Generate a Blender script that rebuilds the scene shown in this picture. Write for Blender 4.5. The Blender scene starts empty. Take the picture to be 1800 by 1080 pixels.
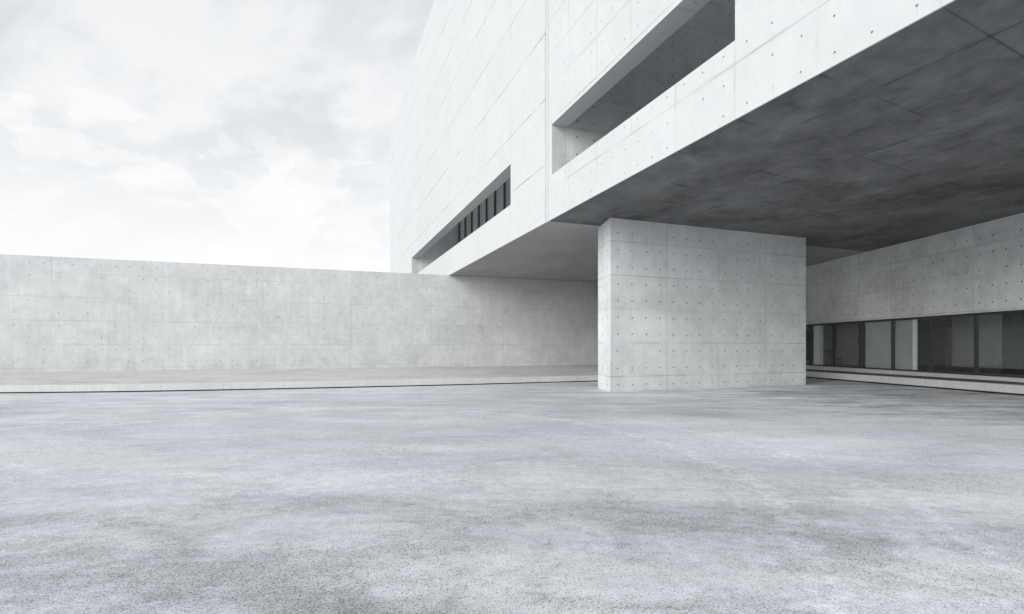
import bpy, math, random
from mathutils import Vector
R = math.radians
random.seed(4)
S = bpy.context.scene
col = S.collection

# ------------------------------------------------------------------ camera
H = 1.6
cd = bpy.data.cameras.new('camera'); cam = bpy.data.objects.new('camera', cd); col.objects.link(cam)
cam.location = (0, 0, H); cam.rotation_euler = (R(90), 0, 0)
cd.sensor_width = 36; cd.lens = 18; cd.shift_y = 69 / 1800
cd.clip_start = .05; cd.clip_end = 3000
S.camera = cam
S.view_settings.view_transform = 'Standard'
S.view_settings.look = 'None'
S.view_settings.gamma = 1
S.view_settings.exposure = 0.0
try:
    S.cycles.max_bounces = 10; S.cycles.diffuse_bounces = 6; S.cycles.transparent_max_bounces = 12
except Exception: pass

# sun and sky
SUN_EL, SUN_AZ = R(21), R(221)      # azimuth clockwise from +Y (north): light comes from the left and behind
sd = bpy.data.lights.new('sun', 'SUN'); sun = bpy.data.objects.new('sun', sd); col.objects.link(sun)
sd.energy = 3.2; sd.angle = R(45); sd.color = (1, .985, .965)
to_sun = Vector((math.sin(SUN_AZ) * math.cos(SUN_EL), math.cos(SUN_AZ) * math.cos(SUN_EL), math.sin(SUN_EL)))
sun.rotation_euler = to_sun.to_track_quat('Z', 'Y').to_euler()

W = bpy.data.worlds.new('World'); S.world = W; W.use_nodes = True
nt = W.node_tree; nt.nodes.clear()

class NB:
    """tiny node expression builder"""
    def __init__(s, nt): s.nt = nt; s.n = nt.nodes; s.l = nt.links
    def put(s, sock, v):
        if hasattr(v, 'is_linked') or isinstance(v, bpy.types.NodeSocket): s.l.new(v, sock)
        elif v is not None: sock.default_value = v
    def m(s, op, a, b=None, c=None, clamp=False):
        n = s.n.new('ShaderNodeMath'); n.operation = op; n.use_clamp = clamp
        s.put(n.inputs[0], a)
        if b is not None: s.put(n.inputs[1], b)
        if c is not None: s.put(n.inputs[2], c)
        return n.outputs[0]
    def add(s, a, b): return s.m('ADD', a, b)
    def sub(s, a, b): return s.m('SUBTRACT', a, b)
    def mul(s, a, b): return s.m('MULTIPLY', a, b)
    def ss(s, v, a, b, c=0., d=1.):
        n = s.n.new('ShaderNodeMapRange'); n.interpolation_type = 'SMOOTHSTEP'
        s.put(n.inputs[0], v); s.put(n.inputs[1], a); s.put(n.inputs[2], b); s.put(n.inputs[3], c); s.put(n.inputs[4], d)
        return n.outputs[0]
    def lin(s, v, a, b, c=0., d=1.):
        n = s.n.new('ShaderNodeMapRange'); s.put(n.inputs[0], v)
        s.put(n.inputs[1], a); s.put(n.inputs[2], b); s.put(n.inputs[3], c); s.put(n.inputs[4], d)
        return n.outputs[0]
    def noise(s, vec, scale, detail=4, rough=.55, dist=0., dim='3D'):
        n = s.n.new('ShaderNodeTexNoise'); n.noise_dimensions = dim
        s.put(n.inputs['Vector'], vec); n.inputs['Scale'].default_value = scale
        n.inputs['Detail'].default_value = detail; n.inputs['Roughness'].default_value = rough
        n.inputs['Distortion'].default_value = dist
        return n.outputs['Fac']
    def voro(s, vec, scale):
        n = s.n.new('ShaderNodeTexVoronoi'); s.put(n.inputs['Vector'], vec); n.inputs['Scale'].default_value = scale
        return n.outputs['Distance'], n.outputs['Color']
    def white(s, vec):
        n = s.n.new('ShaderNodeTexWhiteNoise'); n.noise_dimensions = '3D'; s.put(n.inputs['Vector'], vec)
        return n.outputs['Value']
    def xyz(s, x, y, z=0.):
        n = s.n.new('ShaderNodeCombineXYZ')
        for i, v in enumerate((x, y, z)): s.put(n.inputs[i], v)
        return n.outputs[0]
    def sep(s, v):
        n = s.n.new('ShaderNodeSeparateXYZ'); s.put(n.inputs[0], v); return n.outputs
    def mapv(s, v, sc=(1, 1, 1), loc=(0, 0, 0), rot=(0, 0, 0)):
        n = s.n.new('ShaderNodeMapping'); s.put(n.inputs[0], v)
        n.inputs['Scale'].default_value = sc; n.inputs['Location'].default_value = loc; n.inputs['Rotation'].default_value = rot
        return n.outputs[0]
    def mix(s, f, a, b, mode='MIX'):
        n = s.n.new('ShaderNodeMix'); n.data_type = 'RGBA'; n.blend_type = mode
        s.put(n.inputs[0], f); s.put(n.inputs[6], a); s.put(n.inputs[7], b)
        return n.outputs[2]
    def scale_col(s, c, f):
        n = s.n.new('ShaderNodeVectorMath'); n.operation = 'SCALE'
        s.put(n.inputs[0], c); s.put(n.inputs['Scale'], f)
        return n.outputs[0]
    def bump(s, h, strength=.3, dist=.01, normal=None):
        n = s.n.new('ShaderNodeBump'); n.inputs['Strength'].default_value = strength
        n.inputs['Distance'].default_value = dist; s.put(n.inputs['Height'], h)
        if normal is not None: s.put(n.inputs['Normal'], normal)
        return n.outputs[0]

b = NB(nt)
sky = nt.nodes.new('ShaderNodeTexSky'); sky.sky_type = 'NISHITA'; sky.sun_disc = False
sky.sun_elevation = SUN_EL; sky.sun_rotation = SUN_AZ; sky.dust_density = 3; sky.air_density = 1
hs = nt.nodes.new('ShaderNodeHueSaturation'); hs.inputs['Saturation'].default_value = .22
nt.links.new(sky.outputs[0], hs.inputs['Color'])
tc = nt.nodes.new('ShaderNodeTexCoord')
x, y, z = b.sep(tc.outputs['Generated'])
zc = b.m('ADD', b.m('MAXIMUM', z, 0.), .16)
px = b.m('DIVIDE', x, zc); py = b.m('DIVIDE', y, zc)
pv = b.xyz(px, py, 0.)
pv2 = b.mapv(pv, sc=(1, 1, 1), rot=(0, 0, R(28)), loc=(3.1, 1.4, 0))
big = b.noise(b.mapv(pv2, sc=(.9, 1.9, 1)), .8, 7, .56, .6)
fine = b.noise(b.mapv(pv2, sc=(1.5, 2.6, 1), loc=(4, 2, 0)), 1.6, 8, .58, .35)
puff = b.noise(b.mapv(tc.outputs['Generated'], sc=(1, 1, 1.9), loc=(.3, .1, .6)), 4.2, 9, .6, .15)
thin = b.m('ADD', b.mul(big, .65), b.mul(fine, .35))
cov = b.ss(thin, .44, .60)                     # 0 thin veil .. 1 thick bright cloud
pf = b.mul(b.ss(puff, .55, .60), b.ss(z, .46, .28))
cov2 = b.add(b.mul(cov, .8), b.mul(pf, .55))
low = b.ss(z, .50, .06)
veil = (7.55, 7.9, 8.35, 1); bright = (10.3, 10.4, 10.5, 1)
clouds = b.mix(cov2, veil, bright)
clouds = b.mix(b.mul(low, .9), clouds, (11.2, 11.25, 11.3, 1))
skyc = b.mix(.88, hs.outputs[0], clouds)
bg = nt.nodes.new('ShaderNodeBackground'); bg.inputs['Strength'].default_value = .1
nt.links.new(skyc, bg.inputs['Color'])
out = nt.nodes.new('ShaderNodeOutputWorld'); nt.links.new(bg.outputs[0], out.inputs[0])

# ------------------------------------------------------------------ materials
def newmat(name):
    m = bpy.data.materials.new(name); m.use_nodes = True
    b = NB(m.node_tree); p = m.node_tree.nodes['Principled BSDF']
    return m, b, p

def concrete(name, base=(.56, .575, .585), pw=1.8, ph=1.2, ou=0., ov=0., su=.6, sv=.6, hu=.3, hv=.3,
             joint=.5, vjoint=.25, hole=.8, hr=.024, mott=.16, streak=.12, panel=.05, seed=0., rough=.75, stain=0., jw=.010, drop=.22, grime=.10, foot=0.):
    m, b, p = newmat(name)
    uvn = b.n.new('ShaderNodeUVMap'); uvn.uv_map = 'UVMap'
    uv = uvn.outputs[0]
    u, v, _ = b.sep(uv)
    P = b.xyz(u, v, seed)
    wob = b.mul(b.sub(b.noise(P, .9, 2), .5), .012)
    def per(c, off, w):      # distance to the nearest multiple
        f = b.m('FRACT', b.add(b.m('DIVIDE', b.sub(c, off), w), .5))
        return b.mul(b.m('ABSOLUTE', b.sub(f, .5)), w)
    dh = b.add(per(v, ov, ph), wob); dv = b.add(per(u, ou, pw), wob)
    jn = b.noise(b.mapv(P, sc=(.35, 1.1, 1)), 1.1, 3, .6)
    jn2 = b.noise(b.mapv(P, sc=(1.3, .8, 1), loc=(7, 3, 1)), .8, 3, .6)
    lh = b.mul(b.mul(b.ss(b.m('ABSOLUTE', dh), jw * 1.25, jw * .45), b.ss(jn, .40, .62, .25, 1.)), joint)
    lv = b.mul(b.mul(b.ss(b.m('ABSOLUTE', dv), jw, jw * .3), b.ss(jn2, .36, .64, .15, 1.)), vjoint)
    # soft grime that clings to the joints
    gh = b.mul(b.mul(b.m('MAXIMUM', b.ss(b.m('ABSOLUTE', dh), .10, .0), b.ss(b.m('ABSOLUTE', dv), .07, .0)), b.ss(jn2, .45, .68)), grime * min(1, joint * 2))
    lines = b.m('MAXIMUM', lh, lv)
    # tie holes
    fu = b.sub(b.m('FRACT', b.m('DIVIDE', b.sub(u, hu - su / 2), su)), .5)
    fv = b.sub(b.m('FRACT', b.m('DIVIDE', b.sub(v, hv - sv / 2), sv)), .5)
    iu = b.m('FLOOR', b.m('DIVIDE', b.sub(u, hu - su / 2), su)); iv = b.m('FLOOR', b.m('DIVIDE', b.sub(v, hv - sv / 2), sv))
    r1 = b.white(b.xyz(iu, iv, seed + 1)); r2 = b.white(b.xyz(iu, iv, seed + 5)); r3 = b.white(b.xyz(iu, iv, seed + 9))
    du = b.add(b.mul(fu, su), b.mul(b.sub(r2, .5), .03)); dw = b.add(b.mul(fv, sv), b.mul(b.sub(r3, .5), .03))
    dist = b.m('SQRT', b.add(b.mul(du, du), b.mul(dw, dw)))
    hm = b.mul(b.ss(dist, hr, hr * .55), b.ss(r1, drop * .5, drop * 1.8, .12, 1.))
    rust = b.mul(b.mul(b.ss(b.m('ABSOLUTE', du), .022, .004), b.mul(b.ss(dw, -.22, -.01), b.ss(dw, .01, -.005))), b.mul(b.ss(r2, .55, .9), .12))
    # tone
    n1 = b.noise(P, .55, 6, .6, .3); n2 = b.noise(b.mapv(P, loc=(3, 9, 2)), 2.1, 9, .70, .3)
    n3 = b.noise(b.mapv(P, sc=(1, .16, 1), loc=(1, 2, 5)), 5.5, 5, .62)
    n4 = b.noise(P, 38, 3, .6)
    n5 = b.noise(b.mapv(P, sc=(1, .06, 1), loc=(11, 2, 5)), 17, 3, .6)
    pan = b.white(b.xyz(b.m('FLOOR', b.m('DIVIDE', b.sub(u, ou), pw)), b.m('FLOOR', b.m('DIVIDE', b.sub(v, ov), ph)), seed))
    t = b.add(1., b.mul(b.sub(n1, .5), mott * 1.6))
    t = b.add(t, b.mul(b.sub(n2, .5), mott * 1.6))
    t = b.add(t, b.mul(b.sub(n3, .5), streak * 1.2))
    t = b.add(t, b.mul(b.sub(n5, .5), streak * .5))
    t = b.add(t, b.mul(b.sub(n4, .5), mott * .45))
    t = b.add(t, b.mul(b.sub(pan, .5), panel))
    if stain:
        ns = b.noise(b.mapv(P, loc=(5, 1, 7)), .35, 5, .6, .6)
        t = b.sub(t, b.mul(b.ss(ns, .5, .66), stain))
    if foot:      # splash dirt and damp smudges along the foot of the wall
        fn = b.noise(b.mapv(P, sc=(.9, .7, 1), loc=(2, 8, 3)), 1.3, 7, .66, .5)
        t = b.sub(t, b.mul(b.mul(b.ss(v, 1.7, .5), b.ss(fn, .44, .62)), foot))
        t = b.sub(t, b.mul(b.mul(b.ss(v, .16, .0), b.ss(n2, .35, .6)), foot * 1.5))
    t = b.sub(t, gh); t = b.sub(t, rust)
    t = b.mul(t, b.sub(1., lines)); t = b.mul(t, b.sub(1., b.mul(hm, hole)))
    tint = b.mix(n2, (base[0] * .985, base[1], base[2] * 1.01, 1), (base[0] * 1.01, base[1], base[2] * .985, 1))
    b.put(p.inputs['Base Color'], b.scale_col(tint, t))
    b.put(p.inputs['Roughness'], b.lin(n2, .3, .7, rough - .1, rough + .08))
    p.inputs['Specular IOR Level'].default_value = .35
    # pits and bug holes
    hgt = b.sub(b.add(b.mul(n4, .05), b.mul(n2, .25)), b.add(b.mul(lines, 1.2), b.mul(hm, 3.)))
    b.put(p.inputs['Normal'], b.bump(hgt, .5, .006))
    return m

LIGHT = (.525, .535, .541)
M = {}
M['facade_r'] = concrete('pale_cast_concrete', LIGHT, 1.8, 1.2, .1, 0., .6, .6, .4, .3, joint=.5, vjoint=.2, hole=.72, mott=.08, streak=.08, panel=.02, seed=2)
M['facade_l'] = concrete('pale_cast_concrete_wing', LIGHT, 3.6, 2.4, .2, 8.2, .6, .6, .5, .4, joint=.7, vjoint=.2, hole=.75, mott=.06, streak=.09, panel=.02, seed=5, drop=.35, jw=.016)
M['pier'] = concrete('pier_concrete', (.60, .615, .62), 2.4, 1.2, 0., .52, .6, .6, .3, .22, joint=.45, vjoint=.35, hole=.88, hr=.032, mott=.30, foot=.07, streak=.18, panel=.08, seed=3, drop=.05)
M['wall'] = concrete('boundary_wall_concrete', (.535, .55, .556), 2.4, 1.2, .6, .5, .6, .62, .3, .18, joint=.3, vjoint=.3, hole=.62, hr=.034, mott=.28, streak=.22, panel=.04, seed=8, drop=.42, stain=.04, foot=.10)
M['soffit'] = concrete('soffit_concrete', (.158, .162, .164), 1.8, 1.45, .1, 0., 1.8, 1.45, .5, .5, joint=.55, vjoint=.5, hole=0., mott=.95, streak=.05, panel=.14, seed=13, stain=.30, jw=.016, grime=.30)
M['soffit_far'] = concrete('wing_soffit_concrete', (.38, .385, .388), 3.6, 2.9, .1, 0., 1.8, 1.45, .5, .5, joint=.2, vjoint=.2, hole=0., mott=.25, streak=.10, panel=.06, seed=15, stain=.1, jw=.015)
M['side'] = concrete('side_wall_concrete', (.62, .635, .64), 1.97, 1.2, 19.13, 2.92, .4925, .6, 19.38, 3.19, joint=.4, vjoint=.3, hole=.9, hr=.034, mott=.38, streak=.16, panel=.16, seed=17, drop=.08)
M['inner'] = concrete('courtyard_concrete', (.62, .63, .635), 2.8, 1.2, .65, 8.24, .7, .6, 1.0, 8.54, joint=.5, vjoint=.4, hole=.85, hr=.035, mott=.22, streak=.10, panel=.12, seed=21, drop=.1)
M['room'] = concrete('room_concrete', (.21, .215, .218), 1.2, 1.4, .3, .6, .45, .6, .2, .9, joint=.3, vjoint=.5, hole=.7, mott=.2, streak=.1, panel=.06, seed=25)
M['kerb'] = concrete('kerb_concrete', (.50, .51, .51), 2.0, 3., .3, 1.5, 9, 9, 4, 4, joint=0, vjoint=.35, hole=0, mott=.12, streak=.3, panel=.04, seed=31)
M['terrace'] = concrete('terrace_paving', (.50, .494, .484), 3.0, 2.4, .4, .0, 9, 9, 4, 4, joint=.2, vjoint=.15, hole=0, mott=.30, streak=.15, panel=.05, seed=35, stain=.12)
M['tread'] = concrete('dark_stone_tread', (.12, .122, .125), 2.0, 3, .3, 0., 9, 9, 4, 4, joint=0, vjoint=.3, hole=0, mott=.3, streak=.1, seed=39)

def plain(name, c, rough=.5, metal=0., var=.15, sc=8.):
    m, b, p = newmat(name)
    tcn = b.n.new('ShaderNodeTexCoord')
    n = b.noise(tcn.outputs['Object'], sc, 5, .6)
    b.put(p.inputs['Base Color'], b.scale_col((c[0], c[1], c[2]), b.lin(n, .3, .7, 1 - var, 1 + var)))
    b.put(p.inputs['Roughness'], b.lin(n, .3, .7, rough - .06, rough + .06)); p.inputs['Metallic'].default_value = metal
    return m
M['frame'] = plain('dark_window_metal', (.055, .058, .062), .45, .3)
M['black'] = plain('black_shadow_gap', (.012, .012, .013), .8)  # near-black colour stands in for the shade in the recess under the kerbs
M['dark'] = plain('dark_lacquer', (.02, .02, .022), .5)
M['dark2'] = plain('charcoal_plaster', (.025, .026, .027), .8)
M['door'] = plain('grey_door_paint', (.11, .115, .12), .5)
M['white'] = plain('white_render', (.84, .85, .85), .7, 0, .05)
M['blind'] = plain('grey_plaster', (.40, .415, .412), .8, 0, .12, .9)
M['floor'] = plain('grey_floor', (.45, .45, .455), .35, 0, .1)
M['roof'] = plain('roof_gravel', (.4, .4, .4), .9)

def glass(name, tint, base_ref=.06):
    m, b, p = newmat(name); nt = m.node_tree; nt.nodes.remove(p)
    tr = nt.nodes.new('ShaderNodeBsdfTransparent'); tr.inputs[0].default_value = (*tint, 1)
    gl = nt.nodes.new('ShaderNodeBsdfGlossy'); gl.inputs['Roughness'].default_value = .0
    gl.inputs[0].default_value = (.9, .93, .92, 1)
    ge = nt.nodes.new('ShaderNodeNewGeometry'); vm = nt.nodes.new('ShaderNodeVectorMath'); vm.operation = 'DOT_PRODUCT'
    nt.links.new(ge.outputs['Normal'], vm.inputs[0]); nt.links.new(ge.outputs['Incoming'], vm.inputs[1])
    c1 = b.sub(1., b.m('ABSOLUTE', vm.outputs['Value']))
    f = b.add(base_ref, b.mul(b.m('POWER', c1, 5.), 1. - base_ref))      # the same from both sides of the pane
    mx = nt.nodes.new('ShaderNodeMixShader'); nt.links.new(f, mx.inputs[0])
    nt.links.new(tr.outputs[0], mx.inputs[1]); nt.links.new(gl.outputs[0], mx.inputs[2])
    nt.links.new(mx.outputs[0], nt.nodes['Material Output'].inputs[0])
    return m
M['glass'] = glass('window_glass', (.93, .942, .94), .055)
M['glass2'] = plain('grey_glazed_panel', (.80, .82, .81), .35, 0, .12, .6)

def ground_mat():
    m, b, p = newmat('worn_concrete_yard')
    tcn = b.n.new('ShaderNodeTexCoord'); P = tcn.outputs['Object']
    X, Y, Z = b.sep(P)
    # broad cleaned and soiled patches
    a1 = b.noise(b.mapv(P, sc=(.55, 1, 1), rot=(0, 0, R(8)), loc=(6, 11, 0)), .16, 6, .6, .8)
    a2 = b.noise(b.mapv(P, sc=(.35, 1.2, 1), rot=(0, 0, R(-10)), loc=(4, 7, 0)), .55, 7, .62, .5)
    # drag marks, long across the view
    st = b.noise(b.mapv(P, sc=(.42, 1.5, 1), rot=(0, 0, R(3)), loc=(2, 1, 0)), .9, 9, .72, .3)
    st2 = b.noise(b.mapv(P, sc=(.40, 1.2, 1), rot=(0, 0, R(-4)), loc=(8, 3, 0)), 2.2, 8, .70, .3)
    rr = b.m('SQRT', b.add(b.mul(X, X), b.mul(b.add(Y, 5.), b.add(Y, 5.)))); th = b.m('ARCTAN2', X, b.add(Y, 5.))
    PB = b.xyz(b.mul(th, 2.6), rr, 0.)          # brush strokes sweep round in wide arcs
    br = b.noise(PB, 2.4, 8, .72, .3); br2 = b.noise(b.mapv(PB, sc=(2, 1, 1), loc=(3, 7, 0)), 7., 6, .72, .2)
    edge = b.noise(b.mapv(P, sc=(.45, 1, 1), loc=(9, 2, 0)), .30, 9, .55, .4)
    # fine grain
    g1 = b.noise(P, 9, 5, .72); g2 = b.noise(P, 55, 4, .85); g3 = b.noise(P, 170, 2, .85)
    vd, vc = b.voro(P, 62)
    vd2, vc2 = b.voro(P, 9)
    vr = b.sep(vc)[0]; vr2 = b.sep(vc2)[0]
    soilm = b.ss(b.noise(b.mapv(P, sc=(.7, 1, 1), loc=(5.3, 2.2, 0)), .8, 8, .68, .6), .43, .62)
    pit = b.mul(b.ss(vd, .50, .18), b.ss(b.add(vr, b.mul(soilm, .28)), .60, .80))
    chip = b.mul(b.ss(vd2, .11, .05), b.ss(vr2, .86, .95))
    t = b.add(1., b.mul(b.sub(a1, .5), 1.0))
    t = b.add(t, b.mul(b.sub(a2, .5), .48))
    # streaks are strongest at the wall foot and by the side building
    far = b.ss(Y, 7., 15., .45, 1.3)
    east = b.ss(b.add(X, b.mul(Y, .25)), 8., 14., 0., 1.)
    amp = b.mul(far, b.add(.6, b.mul(east, 1.5)))
    t = b.add(t, b.mul(b.mul(b.sub(st, .5), 1.2), amp))
    t = b.add(t, b.mul(b.mul(b.sub(st2, .5), .75), amp))
    dk = b.mul(b.ss(st2, .57, .68), b.mul(amp, .42))
    t = b.sub(t, dk)
    wh = b.mul(b.ss(st, .60, .70), b.mul(amp, .16)); t = b.add(t, wh)
    soil = soilm
    near = b.ss(Y, 7.5, 2.8)
    t = b.sub(t, b.mul(b.mul(soil, .20), b.add(.10, b.mul(near, 1.3))))
    t = b.add(t, b.mul(b.sub(br, .5), .34)); t = b.add(t, b.mul(b.sub(br2, .5), .48))
    t = b.add(t, b.mul(b.ss(edge, .500, .512), -.055)); t = b.add(t, b.mul(b.ss(edge, .585, .592), .06))
    t = b.add(t, b.mul(b.ss(b.add(X, b.mul(b.sub(a2, .5), 9.)), 1., 7.), .20))     # east side painted paler to offset the shade of the overhang
    t = b.add(t, b.mul(b.sub(g1, .5), .62))
    t = b.add(t, b.mul(b.mul(b.sub(g2, .5), 1.2), b.add(.5, b.mul(near, .9))))
    t = b.add(t, b.mul(b.mul(b.sub(g3, .5), 2.0), b.add(.4, b.mul(near, .8))))
    t = b.mul(t, b.sub(1., b.mul(pit, b.add(.50, b.mul(soil, .28)))))
    t = b.mul(t, b.sub(1., b.mul(chip, .45)))
    # pale curved tyre scuffs
    def arc(cx, cy, r, w, s):
        dx = b.sub(X, cx); dy = b.sub(Y, cy)
        d = b.m('ABSOLUTE', b.sub(b.m('SQRT', b.add(b.mul(dx, dx), b.mul(dy, dy))), b.add(r, b.mul(b.sub(a2, .5), .8))))
        return b.mul(b.mul(b.ss(d, w, 0.), s), b.ss(g1, .35, .65))
    for args in ((-4., 6.5, 6.8, .22, .20), (-2.6, 6.5, 6.8, .18, .16), (3., -2., 9.5, .25, .07), (9, 2, 7.4, .2, .08), (10.4, 2, 7.4, .2, .08)):
        t = b.add(t, arc(*args))
    t = b.m('MAXIMUM', t, .22)
    tint = b.mix(b.ss(a2, .35, .65), (.54, .558, .596, 1), (.545, .56, .584, 1))
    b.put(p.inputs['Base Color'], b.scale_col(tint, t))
    b.put(p.inputs['Roughness'], b.lin(a2, .3, .7, .55, .8)); p.inputs['Specular IOR Level'].default_value = .4
    h = b.sub(b.add(b.mul(g2, .5), b.add(b.mul(g1, .5), b.mul(g3, .2))), b.mul(pit, .8))
    b.put(p.inputs['Normal'], b.bump(h, .5, .006))
    return m
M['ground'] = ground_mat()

# ------------------------------------------------------------------ helpers
def tag(o, label=None, cat=None, group=None, kind=None):
    if label: o['label'] = label
    if cat: o['category'] = cat
    if group: o['group'] = group
    if kind: o['kind'] = kind
    return o
def empty(name, loc=(0, 0, 0)):
    o = bpy.data.objects.new(name, None); o.location = loc; o.empty_display_size = .3; col.objects.link(o); return o

class Frame:
    """local axes: u along, d across, z up, origin on the ground plan"""
    def __init__(s, ox, oy, ud, dd): s.o = Vector((ox, oy, 0)); s.u = Vector((*ud, 0)).normalized(); s.d = Vector((*dd, 0)).normalized()
    def p(s, u, d, z): return s.o + s.u * u + s.d * d + Vector((0, 0, z))

class MB:
    def __init__(s, fr=None, skew=None): s.v = []; s.f = []; s.uv = []; s.fr = fr or Frame(0, 0, (1, 0), (0, 1)); s.skew = skew
    def face(s, pts, n=None):
        pts = [Vector(q) for q in pts]
        nn = (pts[1] - pts[0]).cross(pts[2] - pts[0])
        if n is not None and nn.dot(Vector(n)) < 0: pts.reverse(); nn = -nn
        nn.normalize(); i = len(s.v); s.v += pts; s.f.append(list(range(i, i + len(pts))))
        U, D, O = s.fr.u, s.fr.d, s.fr.o
        for q in pts:
            r = q - O
            if abs(nn.z) > .7:
                if s.skew:      # coordinates along two directions that are not square
                    a, c = s.skew; det = a.x * c.y - a.y * c.x
                    s.uv.append(((r.x * c.y - r.y * c.x) / det, (a.x * r.y - a.y * r.x) / det))
                else: s.uv.append((r.dot(U), r.dot(D)))
            elif abs(nn.dot(D)) >= abs(nn.dot(U)): s.uv.append((r.dot(U), q.z))
            else: s.uv.append((r.dot(D), q.z))
    def box(s, u0, u1, d0, d1, z0, z1):
        P = s.fr.p; U, D, Z = s.fr.u, s.fr.d, Vector((0, 0, 1))
        c = [[[P(u, d, z) for z in (z0, z1)] for d in (d0, d1)] for u in (u0, u1)]
        s.face([c[0][0][0], c[1][0][0], c[1][0][1], c[0][0][1]], -D); s.face([c[0][1][0], c[1][1][0], c[1][1][1], c[0][1][1]], D)
        s.face([c[0][0][0], c[0][1][0], c[0][1][1], c[0][0][1]], -U); s.face([c[1][0][0], c[1][1][0], c[1][1][1], c[1][0][1]], U)
        s.face([c[0][0][0], c[1][0][0], c[1][1][0], c[0][1][0]], -Z); s.face([c[0][0][1], c[1][0][1], c[1][1][1], c[0][1][1]], Z)
        return s
    def ring(s, u0, u1, z0, z1, d0, d1, holes):
        """wall in the u-z plane with rectangular openings cut clean through"""
        P = s.fr.p; U, D, Z = s.fr.u, s.fr.d, Vector((0, 0, 1))
        us = sorted({u0, u1, *[h[0] for h in holes], *[h[1] for h in holes]}); zs = sorted({z0, z1, *[h[2] for h in holes], *[h[3] for h in holes]})
        def solid(i, j):
            if i < 0 or j < 0 or i >= len(us) - 1 or j >= len(zs) - 1: return False
            cu = (us[i] + us[i + 1]) / 2; cz = (zs[j] + zs[j + 1]) / 2
            return not any(h[0] < cu < h[1] and h[2] < cz < h[3] for h in holes)
        for i in range(len(us) - 1):
            for j in range(len(zs) - 1):
                if not solid(i, j): continue
                a, c, e, g = us[i], us[i + 1], zs[j], zs[j + 1]
                s.face([P(a, d0, e), P(c, d0, e), P(c, d0, g), P(a, d0, g)], -D); s.face([P(a, d1, e), P(c, d1, e), P(c, d1, g), P(a, d1, g)], D)
                if not solid(i - 1, j): s.face([P(a, d0, e), P(a, d1, e), P(a, d1, g), P(a, d0, g)], -U)
                if not solid(i + 1, j): s.face([P(c, d0, e), P(c, d1, e), P(c, d1, g), P(c, d0, g)], U)
                if not solid(i, j - 1): s.face([P(a, d0, e), P(c, d0, e), P(c, d1, e), P(a, d1, e)], -Z)
                if not solid(i, j + 1): s.face([P(a, d0, g), P(c, d0, g), P(c, d1, g), P(a, d1, g)], Z)
        return s
    def prism(s, pts, z0, z1):
        """vertical prism over a convex counter-clockwise plan"""
        n = len(pts); c = sum((Vector((*p, 0)) for p in pts), Vector()) / n
        for i in range(n):
            a, e = pts[i], pts[(i + 1) % n]; mid = Vector(((a[0] + e[0]) / 2, (a[1] + e[1]) / 2, 0))
            t = Vector((e[0] - a[0], e[1] - a[1], 0)); nn = Vector((t.y, -t.x, 0))
            if nn.dot(mid - c) < 0: nn = -nn
            s.face([(*a, z0), (*e, z0), (*e, z1), (*a, z1)], nn)
        s.face([(*p, z0) for p in pts], (0, 0, -1)); s.face([(*p, z1) for p in pts], (0, 0, 1))
        return s
    def build(s, name, mat, parent=None, bevel=0.):
        me = bpy.data.meshes.new(name); me.from_pydata([tuple(q) for q in s.v], [], s.f)
        ul = me.uv_layers.new(name='UVMap')
        for i, q in enumerate(s.uv): ul.data[i].uv = q
        import bmesh
        bm = bmesh.new(); bm.from_mesh(me); bmesh.ops.remove_doubles(bm, verts=bm.verts, dist=1e-4); bm.to_mesh(me); bm.free()
        me.materials.append(mat); me.update()
        o = bpy.data.objects.new(name, me); col.objects.link(o)
        if parent: o.parent = parent; o.matrix_parent_inverse = parent.matrix_basis.inverted()
        if bevel:
            md = o.modifiers.new('edge', 'BEVEL'); md.width = bevel; md.segments = 2; md.limit_method = 'ANGLE'; md.angle_limit = R(40)
        return o

# ------------------------------------------------------------------ ground
g = MB(); g.face([(-900, -300, 0), (900, -300, 0), (900, 1500, 0), (-900, 1500, 0)], (0, 0, 1))
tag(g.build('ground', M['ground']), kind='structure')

# ------------------------------------------------------------------ the main building
A = R(20.7)
FU = (-math.sin(A), math.cos(A)); FD = (math.cos(A), math.sin(A))
F = Frame(1.274, 18.49, FU, FD)
ZS, ROOF = 6.1, 26.3
N0, N1, DEP = -17., 43.3, 21.
bld = empty('concrete_building', (1.274, 18.49, 0))
tag(bld, 'huge pale concrete building overhanging the yard, with two long recessed openings in its facade', 'building')

OP_R = (-8.91, -.385, 7.67, 9.45); OP_L = (3.77, 28.7, 7.69, 9.44)
w = MB(F)
w.ring(N0, -.17, ZS + .9, ROOF, 0, .6, [OP_R]); w.box(N0, -.17, 0, .03, ZS, ZS + .9)
fr_ = w.build('facade_wall', M['facade_r'], bld); tag(fr_, 'near facade wing with large tie holes')
w = MB(F)
w.ring(.17, N1, ZS + .9, ROOF, 0, .6, [OP_L]); w.box(.17, N1, 0, .03, ZS, ZS + .9)
fl_ = w.build('facade_wall', M['facade_l'], bld); tag(fl_, 'far facade wing with long seams')
# expansion joint: a recessed strip with a raised middle bead
w = MB(F); w.box(-.168, .168, .031, .033, ZS + .003, ZS + .9); w.box(-.168, .168, .031, .58, ZS + .903, ROOF - .02)
ej = w.build('expansion_joint', M['facade_r'], bld)
w = MB(F); w.box(-.02, .07, .004, .030, ZS + .006, ROOF - .03); w.build('joint_cover', M['facade_r'], ej)
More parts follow.
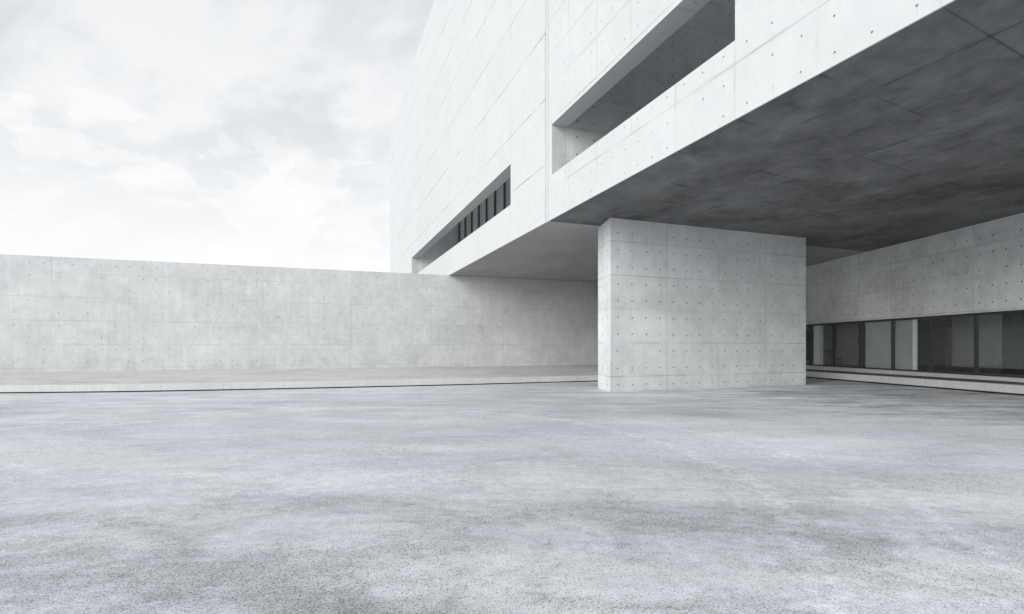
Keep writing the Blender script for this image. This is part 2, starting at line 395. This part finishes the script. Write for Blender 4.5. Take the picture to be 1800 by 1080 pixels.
# soffit slab
sk = (F.u.copy(), Vector((math.cos(R(27.5)), math.sin(R(27.5)), 0)))
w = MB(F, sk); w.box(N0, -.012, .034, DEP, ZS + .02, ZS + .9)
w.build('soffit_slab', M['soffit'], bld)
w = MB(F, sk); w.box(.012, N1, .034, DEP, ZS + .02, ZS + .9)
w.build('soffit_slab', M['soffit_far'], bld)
FH = Frame(1.274, 18.49, FU, FD)
w = MB(F)      # flat roof, with openings added to brighten the hall and the gallery
for a_, c_, e_, g_ in ((N0, N1, 13.9, DEP), (N0, -15.6, .601, 13.9), (-15.6, -.3, .601, 1.5), (-.3, 4., .601, 13.9), (4., 28., 13., 13.9), (28., N1, .601, 13.9)):
    w.box(a_, c_, e_, g_, ROOF - .6, ROOF - .1)
w.build('roof', M['roof'], bld)
w = MB(F); w.box(N0, N1, DEP, DEP + .5, ZS, ROOF); w.box(N0, N0 + .5, .6, DEP, ZS + .9, ROOF - .6); w.box(N1 - .5, N1, .6, DEP, ZS + .9, ROOF - .6)
w.build('rear_wall', M['facade_r'], bld)
# open hall behind the near opening
w = MB(F); w.box(-.385, .9, .6, 14, ZS + .9, 18); w.box(-15.5, -.385, 13.2, 13.8, ZS + .9, 18); w.box(-16., -15.5, .6, 13.8, ZS + .9, 18)
w.build('inner_wall', M['inner'], bld)
# gallery behind the far opening
MB(F).box(28.7, 29.2, .6, 6, ZS + .9, 18).build('gallery_wall', M['inner'], bld)
MB(F).box(1., 1.4, .6, 6, ZS + .9, 18).build('gallery_wall', M['inner'], bld)
gw = MB(F).box(1.4, 28.7, 4.36, 4.38, ZS + .9, 14.2).build('window_pane', M['glass2'], bld)
w = MB(F).box(1.4, 28.7, 4.9, 5.0, ZS + .9, 14.2).build('gallery_lining', M['blind'], bld)
for k in range(14):
    uu = 28.55 - 2.02 * k
    if uu < 1.5: break
    MB(F).box(uu - .05, uu + .05, 4.22, 4.35, ZS + .9, 14.2).build('mullion', M['door'], gw)

# ------------------------------------------------------------------ pier
pr = empty('support_pier', (3.46, 18, 0))
tag(pr, 'broad free-standing grey concrete pier with rows of tie holes, holding up the overhang', 'pier')
PF = Frame(3.46, 18, FD, (-FD[1], FD[0]))
q0 = (3.46, 18.0); q1 = (12.26, 21.35); q2 = (11.9, 22.9); q3 = (3.28, 19.55)
w = MB(PF); w.prism([q0, q1, q2, q3], -.05, ZS + .03)
o = w.build('pier_shaft', M['pier'], pr, bevel=.012)

# ------------------------------------------------------------------ boundary wall on the left
wl = empty('boundary_wall', (-10, 30, 0))
tag(wl, 'long plain grey concrete wall closing the yard on the left, running in under the overhang', 'wall')
def px(x, Z): return ((x - 900) / 900 * Z, Z)
def zt(y): return 4.515 * 900 / (609 - y)        # depth of a wall-top point seen at row y
tops = [(x, 447. + .0470 * x) for x in (-420, 0, 600, 1050)]
pl = [px(x, zt(y)) for x, y in tops]
e = Vector(pl[-1]) - Vector(pl[-2]); e.normalize(); pl.append(tuple(Vector(pl[-1]) + e * 15))
ZW = 6.115
w = MB(); acc = 0
def offset(pl, dist):
    res = []
    for i, p in enumerate(pl):
        a = Vector(pl[max(0, i - 1)]); c = Vector(pl[min(len(pl) - 1, i + 1)]); t = (c - a).normalized()
        res.append((p[0] - t.y * dist, p[1] + t.x * dist))
    return res
back = offset(pl, .45)
def strip(w, fa, fb, za, zb, n, a0=0.):
    """quads between two polylines; u runs along them, v is z (or across)"""
    acc = a0
    for i in range(len(fa) - 1):
        L = (Vector(fa[i + 1]) - Vector(fa[i])).length
        pts = [(*fa[i], za[i] if hasattr(za, '__len__') else za), (*fa[i + 1], za[i + 1] if hasattr(za, '__len__') else za),
               (*fb[i + 1], zb[i + 1] if hasattr(zb, '__len__') else zb), (*fb[i], zb[i] if hasattr(zb, '__len__') else zb)]
        P = [Vector(q) for q in pts]
        nn = (P[1] - P[0]).cross(P[2] - P[0]); same = nn.dot(Vector(n)) >= 0
        h = (P[3] - P[0]).length; v0 = P[0].z if abs(Vector(n).z) < .5 else 0.
        uv = [(acc, v0), (acc + L, v0), (acc + L, v0 + h), (acc, v0 + h)]
        if not same: P.reverse(); uv.reverse()
        k = len(w.v); w.v += P; w.f.append([k, k + 1, k + 2, k + 3]); w.uv += uv
        acc += L
    return acc
strip(w, pl, pl, 0., ZW, (0, -1, 0)); strip(w, back, back, 0., ZW, (0, 1, 0)); strip(w, pl, back, ZW, ZW, (0, 0, 1))
wo = w.build('wall_body', M['wall'], wl)

# terrace and its kerb along the wall
kp = [(-450, 697.), (-200, 694.), (0, 692.), (100, 691.2), (194, 690.2), (300, 688.6), (420, 686.3), (620, 682.), (820, 677.2), (1050, 671.)]
kl = [px(x, 900 * H / (y - 609)) for x, y in kp]
e = (Vector(kl[-1]) - Vector(kl[-2])).normalized(); kl.append(tuple(Vector(kl[-1]) + e * 13))
kin = offset(kl, .30)
# resample the wall foot so that both lines have the same number of points
def resample(pl, n):
    P = [Vector(p) for p in pl]; L = [0]
    for i in range(len(P) - 1): L.append(L[-1] + (P[i + 1] - P[i]).length)
    res = []
    for k in range(n):
        s_ = L[-1] * k / (n - 1)
        for i in range(len(P) - 1):
            if s_ <= L[i + 1] + 1e-6:
                f = (s_ - L[i]) / (L[i + 1] - L[i]); res.append(tuple(P[i].lerp(P[i + 1], f))); break
    return res
w = MB(); N = 40
ka, kb, wf = resample(kl, N), resample(kin, N), resample(offset(pl, .1), N)
w2 = MB()
strip(w2, kb, wf, .272, .315, (0, 0, 1))
w2.build('terrace', M['terrace'])['kind'] = 'structure'
w = MB()
strip(w, ka, ka, .045, .262, (0, -1, 0)); ch = resample(offset(kl, .015), N)
strip(w, ka, ch, .262, .276, (0, -1, .5)); strip(w, ch, kb, .276, .276, (0, 0, 1)); strip(w, ka, kb, .045, .045, (0, 0, -1)); strip(w, kb, kb, .045, .276, (0, 1, 0))
kerb = w.build('kerb', M['kerb']); kerb['kind'] = 'structure'
w = MB(); gp = resample(offset(kl, .05), N); strip(w, gp, gp, -.02, .05, (0, -1, 0)); w.build('kerb_shadow_strip', M['black'], kerb)

# ------------------------------------------------------------------ side building on the right
def wx(Z): return 17.3 - .0458 * (Z - 17.3)
sdv = Vector((-.0458, 1)).normalized()          # along the wall, away from the camera
G = Frame(wx(0), 0, tuple(sdv), (sdv.y, -sdv.x))  # u about equals depth Z, d goes into the building
sb = empty('glazed_side_building', (17.2, 20, 0))
tag(sb, 'low grey concrete side building with a ribbon of dark-framed windows under the overhang', 'building')
ZB, ZT = .515, 2.84
w = MB(G); w.ring(4, 44, -.02, ZS + .05, 0, .4, [(7.3, 38.7, ZB, ZT)]); w.build('side_wall', M['side'], sb)
w = MB(G); w.box(24.83, 25.17, -.03, 0., ZT + .002, ZS + .04); w.build('pilaster', M['side'], sb)
# frames
joints = [19.13 + 1.97 * k for k in range(-6, 10)]
w = MB(G); w.box(7.3, 38.7, .06, .16, ZT - .09, ZT - .002); w.box(7.3, 38.7, .06, .16, ZB + .002, ZB + .07)
fo = w.build('window_frame', M['frame'], sb)
for j in joints:
    if 7.4 < j < 38.6:
        wd = .085 if abs(j - 25.04) < .3 else .036
        MB(G).box(j - wd, j + wd, .055, .19, ZB + .07, ZT - .09).build('mullion', M['frame'], fo)
edges = [7.3] + [j for j in joints if 7.4 < j < 38.6] + [38.7]
for a, c in zip(edges[:-1], edges[1:]):
    MB(G).box(a + .05, c - .05, .10, .112, ZB + .07, ZT - .09).build('window_pane', M['glass'], sb)
# step, tread and kerb
def kx(x, y): Z = 900 * H / (y - 609); return px(x, Z)
k_near, k_far = kx(1800, 696.5), kx(1418, 664.6)
ku = (Vector(k_far) - Vector(k_near)); ext = ku.normalized()
kk = [tuple(Vector(k_near) - ext * 9), k_near, k_far, tuple(Vector(k_far) + ext * 8)]
wk = [tuple((G.p(u, .02, 0)).xy) for u in (8.2, 17.3, 28.6, 37.)]
w = MB(); kin2 = offset(kk, -.28)
strip(w, kk, kk, .066, .335, (-1, 0, 0)); strip(w, kk, kin2, .335, .338, (0, 0, 1)); strip(w, kk, kin2, .066, .066, (0, 0, -1)); strip(w, kin2, kin2, .066, .338, (1, 0, 0))
k2 = w.build('side_kerb', M['kerb']); k2['kind'] = 'structure'
w = MB(); gp = offset(kk, -.05); strip(w, gp, gp, -.02, .07, (-1, 0, 0)); w.build('kerb_shadow_strip', M['black'], k2)
w = MB(); strip(w, kin2, wk, .330, [.39, .39, .31, .31], (0, 0, 1)); t_ = w.build('side_pavement', M['tread']); t_['kind'] = 'structure'
w = MB(G); w.box(4, 38.7, -.10, -.002, .0, ZB - .01); w.build('window_sill', M['kerb'], sb)
# rooms behind the glass
w = MB(G); w.box(4.1, 43.9, .41, 9., .30, .50); w.build('room_floor', M['floor'], sb)
w = MB(G); w.box(4.1, 43.9, .41, 9., 3.0, 3.2); w.build('room_ceiling', M['white'], sb)
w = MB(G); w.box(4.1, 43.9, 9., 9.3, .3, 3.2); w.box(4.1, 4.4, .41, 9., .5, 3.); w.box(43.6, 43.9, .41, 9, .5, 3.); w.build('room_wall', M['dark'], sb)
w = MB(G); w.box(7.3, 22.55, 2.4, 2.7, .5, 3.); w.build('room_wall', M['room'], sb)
w = MB(G); w.box(7.3, 22.55, 2.34, 2.40, .5, .72); w.build('skirting', M['dark'], sb)
w = MB(G); w.box(22.12, 24.9, .22, .30, ZB + .003, ZT - .01); w.build('lining_panel', M['blind'], sb)
w = MB(G); w.box(26.6, 29.6, 1.2, 1.35, .5, 3.); w.build('room_wall', M['room'], sb)
w = MB(G); w.box(21.93, 22.1, .20, .27, ZB + .003, ZT - .01); w.build('room_column', M['white'], sb)
w = MB(G); w.box(28.3, 28.85, .22, .40, ZB + .003, ZT - .01); w.build('room_column', M['white'], sb)
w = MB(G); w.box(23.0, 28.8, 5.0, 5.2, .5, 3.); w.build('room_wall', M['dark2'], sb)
# inner door
dr = MB(G).box(24.6, 25.6, 4.93, 4.98, .5, 2.55).build('door', M['door'], sb)
MB(G).box(24.7, 24.73, 4.86, 4.92, 1.45, 1.6).build('handle', M['frame'], dr)

# two small chairs just inside the far window
def make_chair(u, d, rz, label, mat):
    c = G.p(u, d, .5); r = empty('chair', tuple(c)); r.rotation_euler = (0, 0, rz)
    tag(r, label, 'chair')
    def part(name, boxes, bev=.008):
        m = MB()
        for bx in boxes: m.box(*bx)
        o = m.build(name, mat, None, bevel=bev); o.parent = r
        return o
    part('seat', [(-.22, .22, -.22, .22, .43, .47)], .015)
    part('backrest', [(-.21, .21, .19, .225, .56, .95)], .015)
    for sx in (-1, 1):
        for sy in (-1, 1):
            top = .6 if sy > 0 else .43
            part('leg', [(sx * .19 - .015, sx * .19 + .015, sy * .19 - .015, sy * .19 + .015, 0, top)], .004)
    return r
make_chair(27.6, .62, .7, 'dark chair with an upright back, right of the pale column behind the glass', M['dark'])
make_chair(28.95, .75, -1.2, 'grey chair behind the glass beside the pier edge, left of the pale column', M['door'])
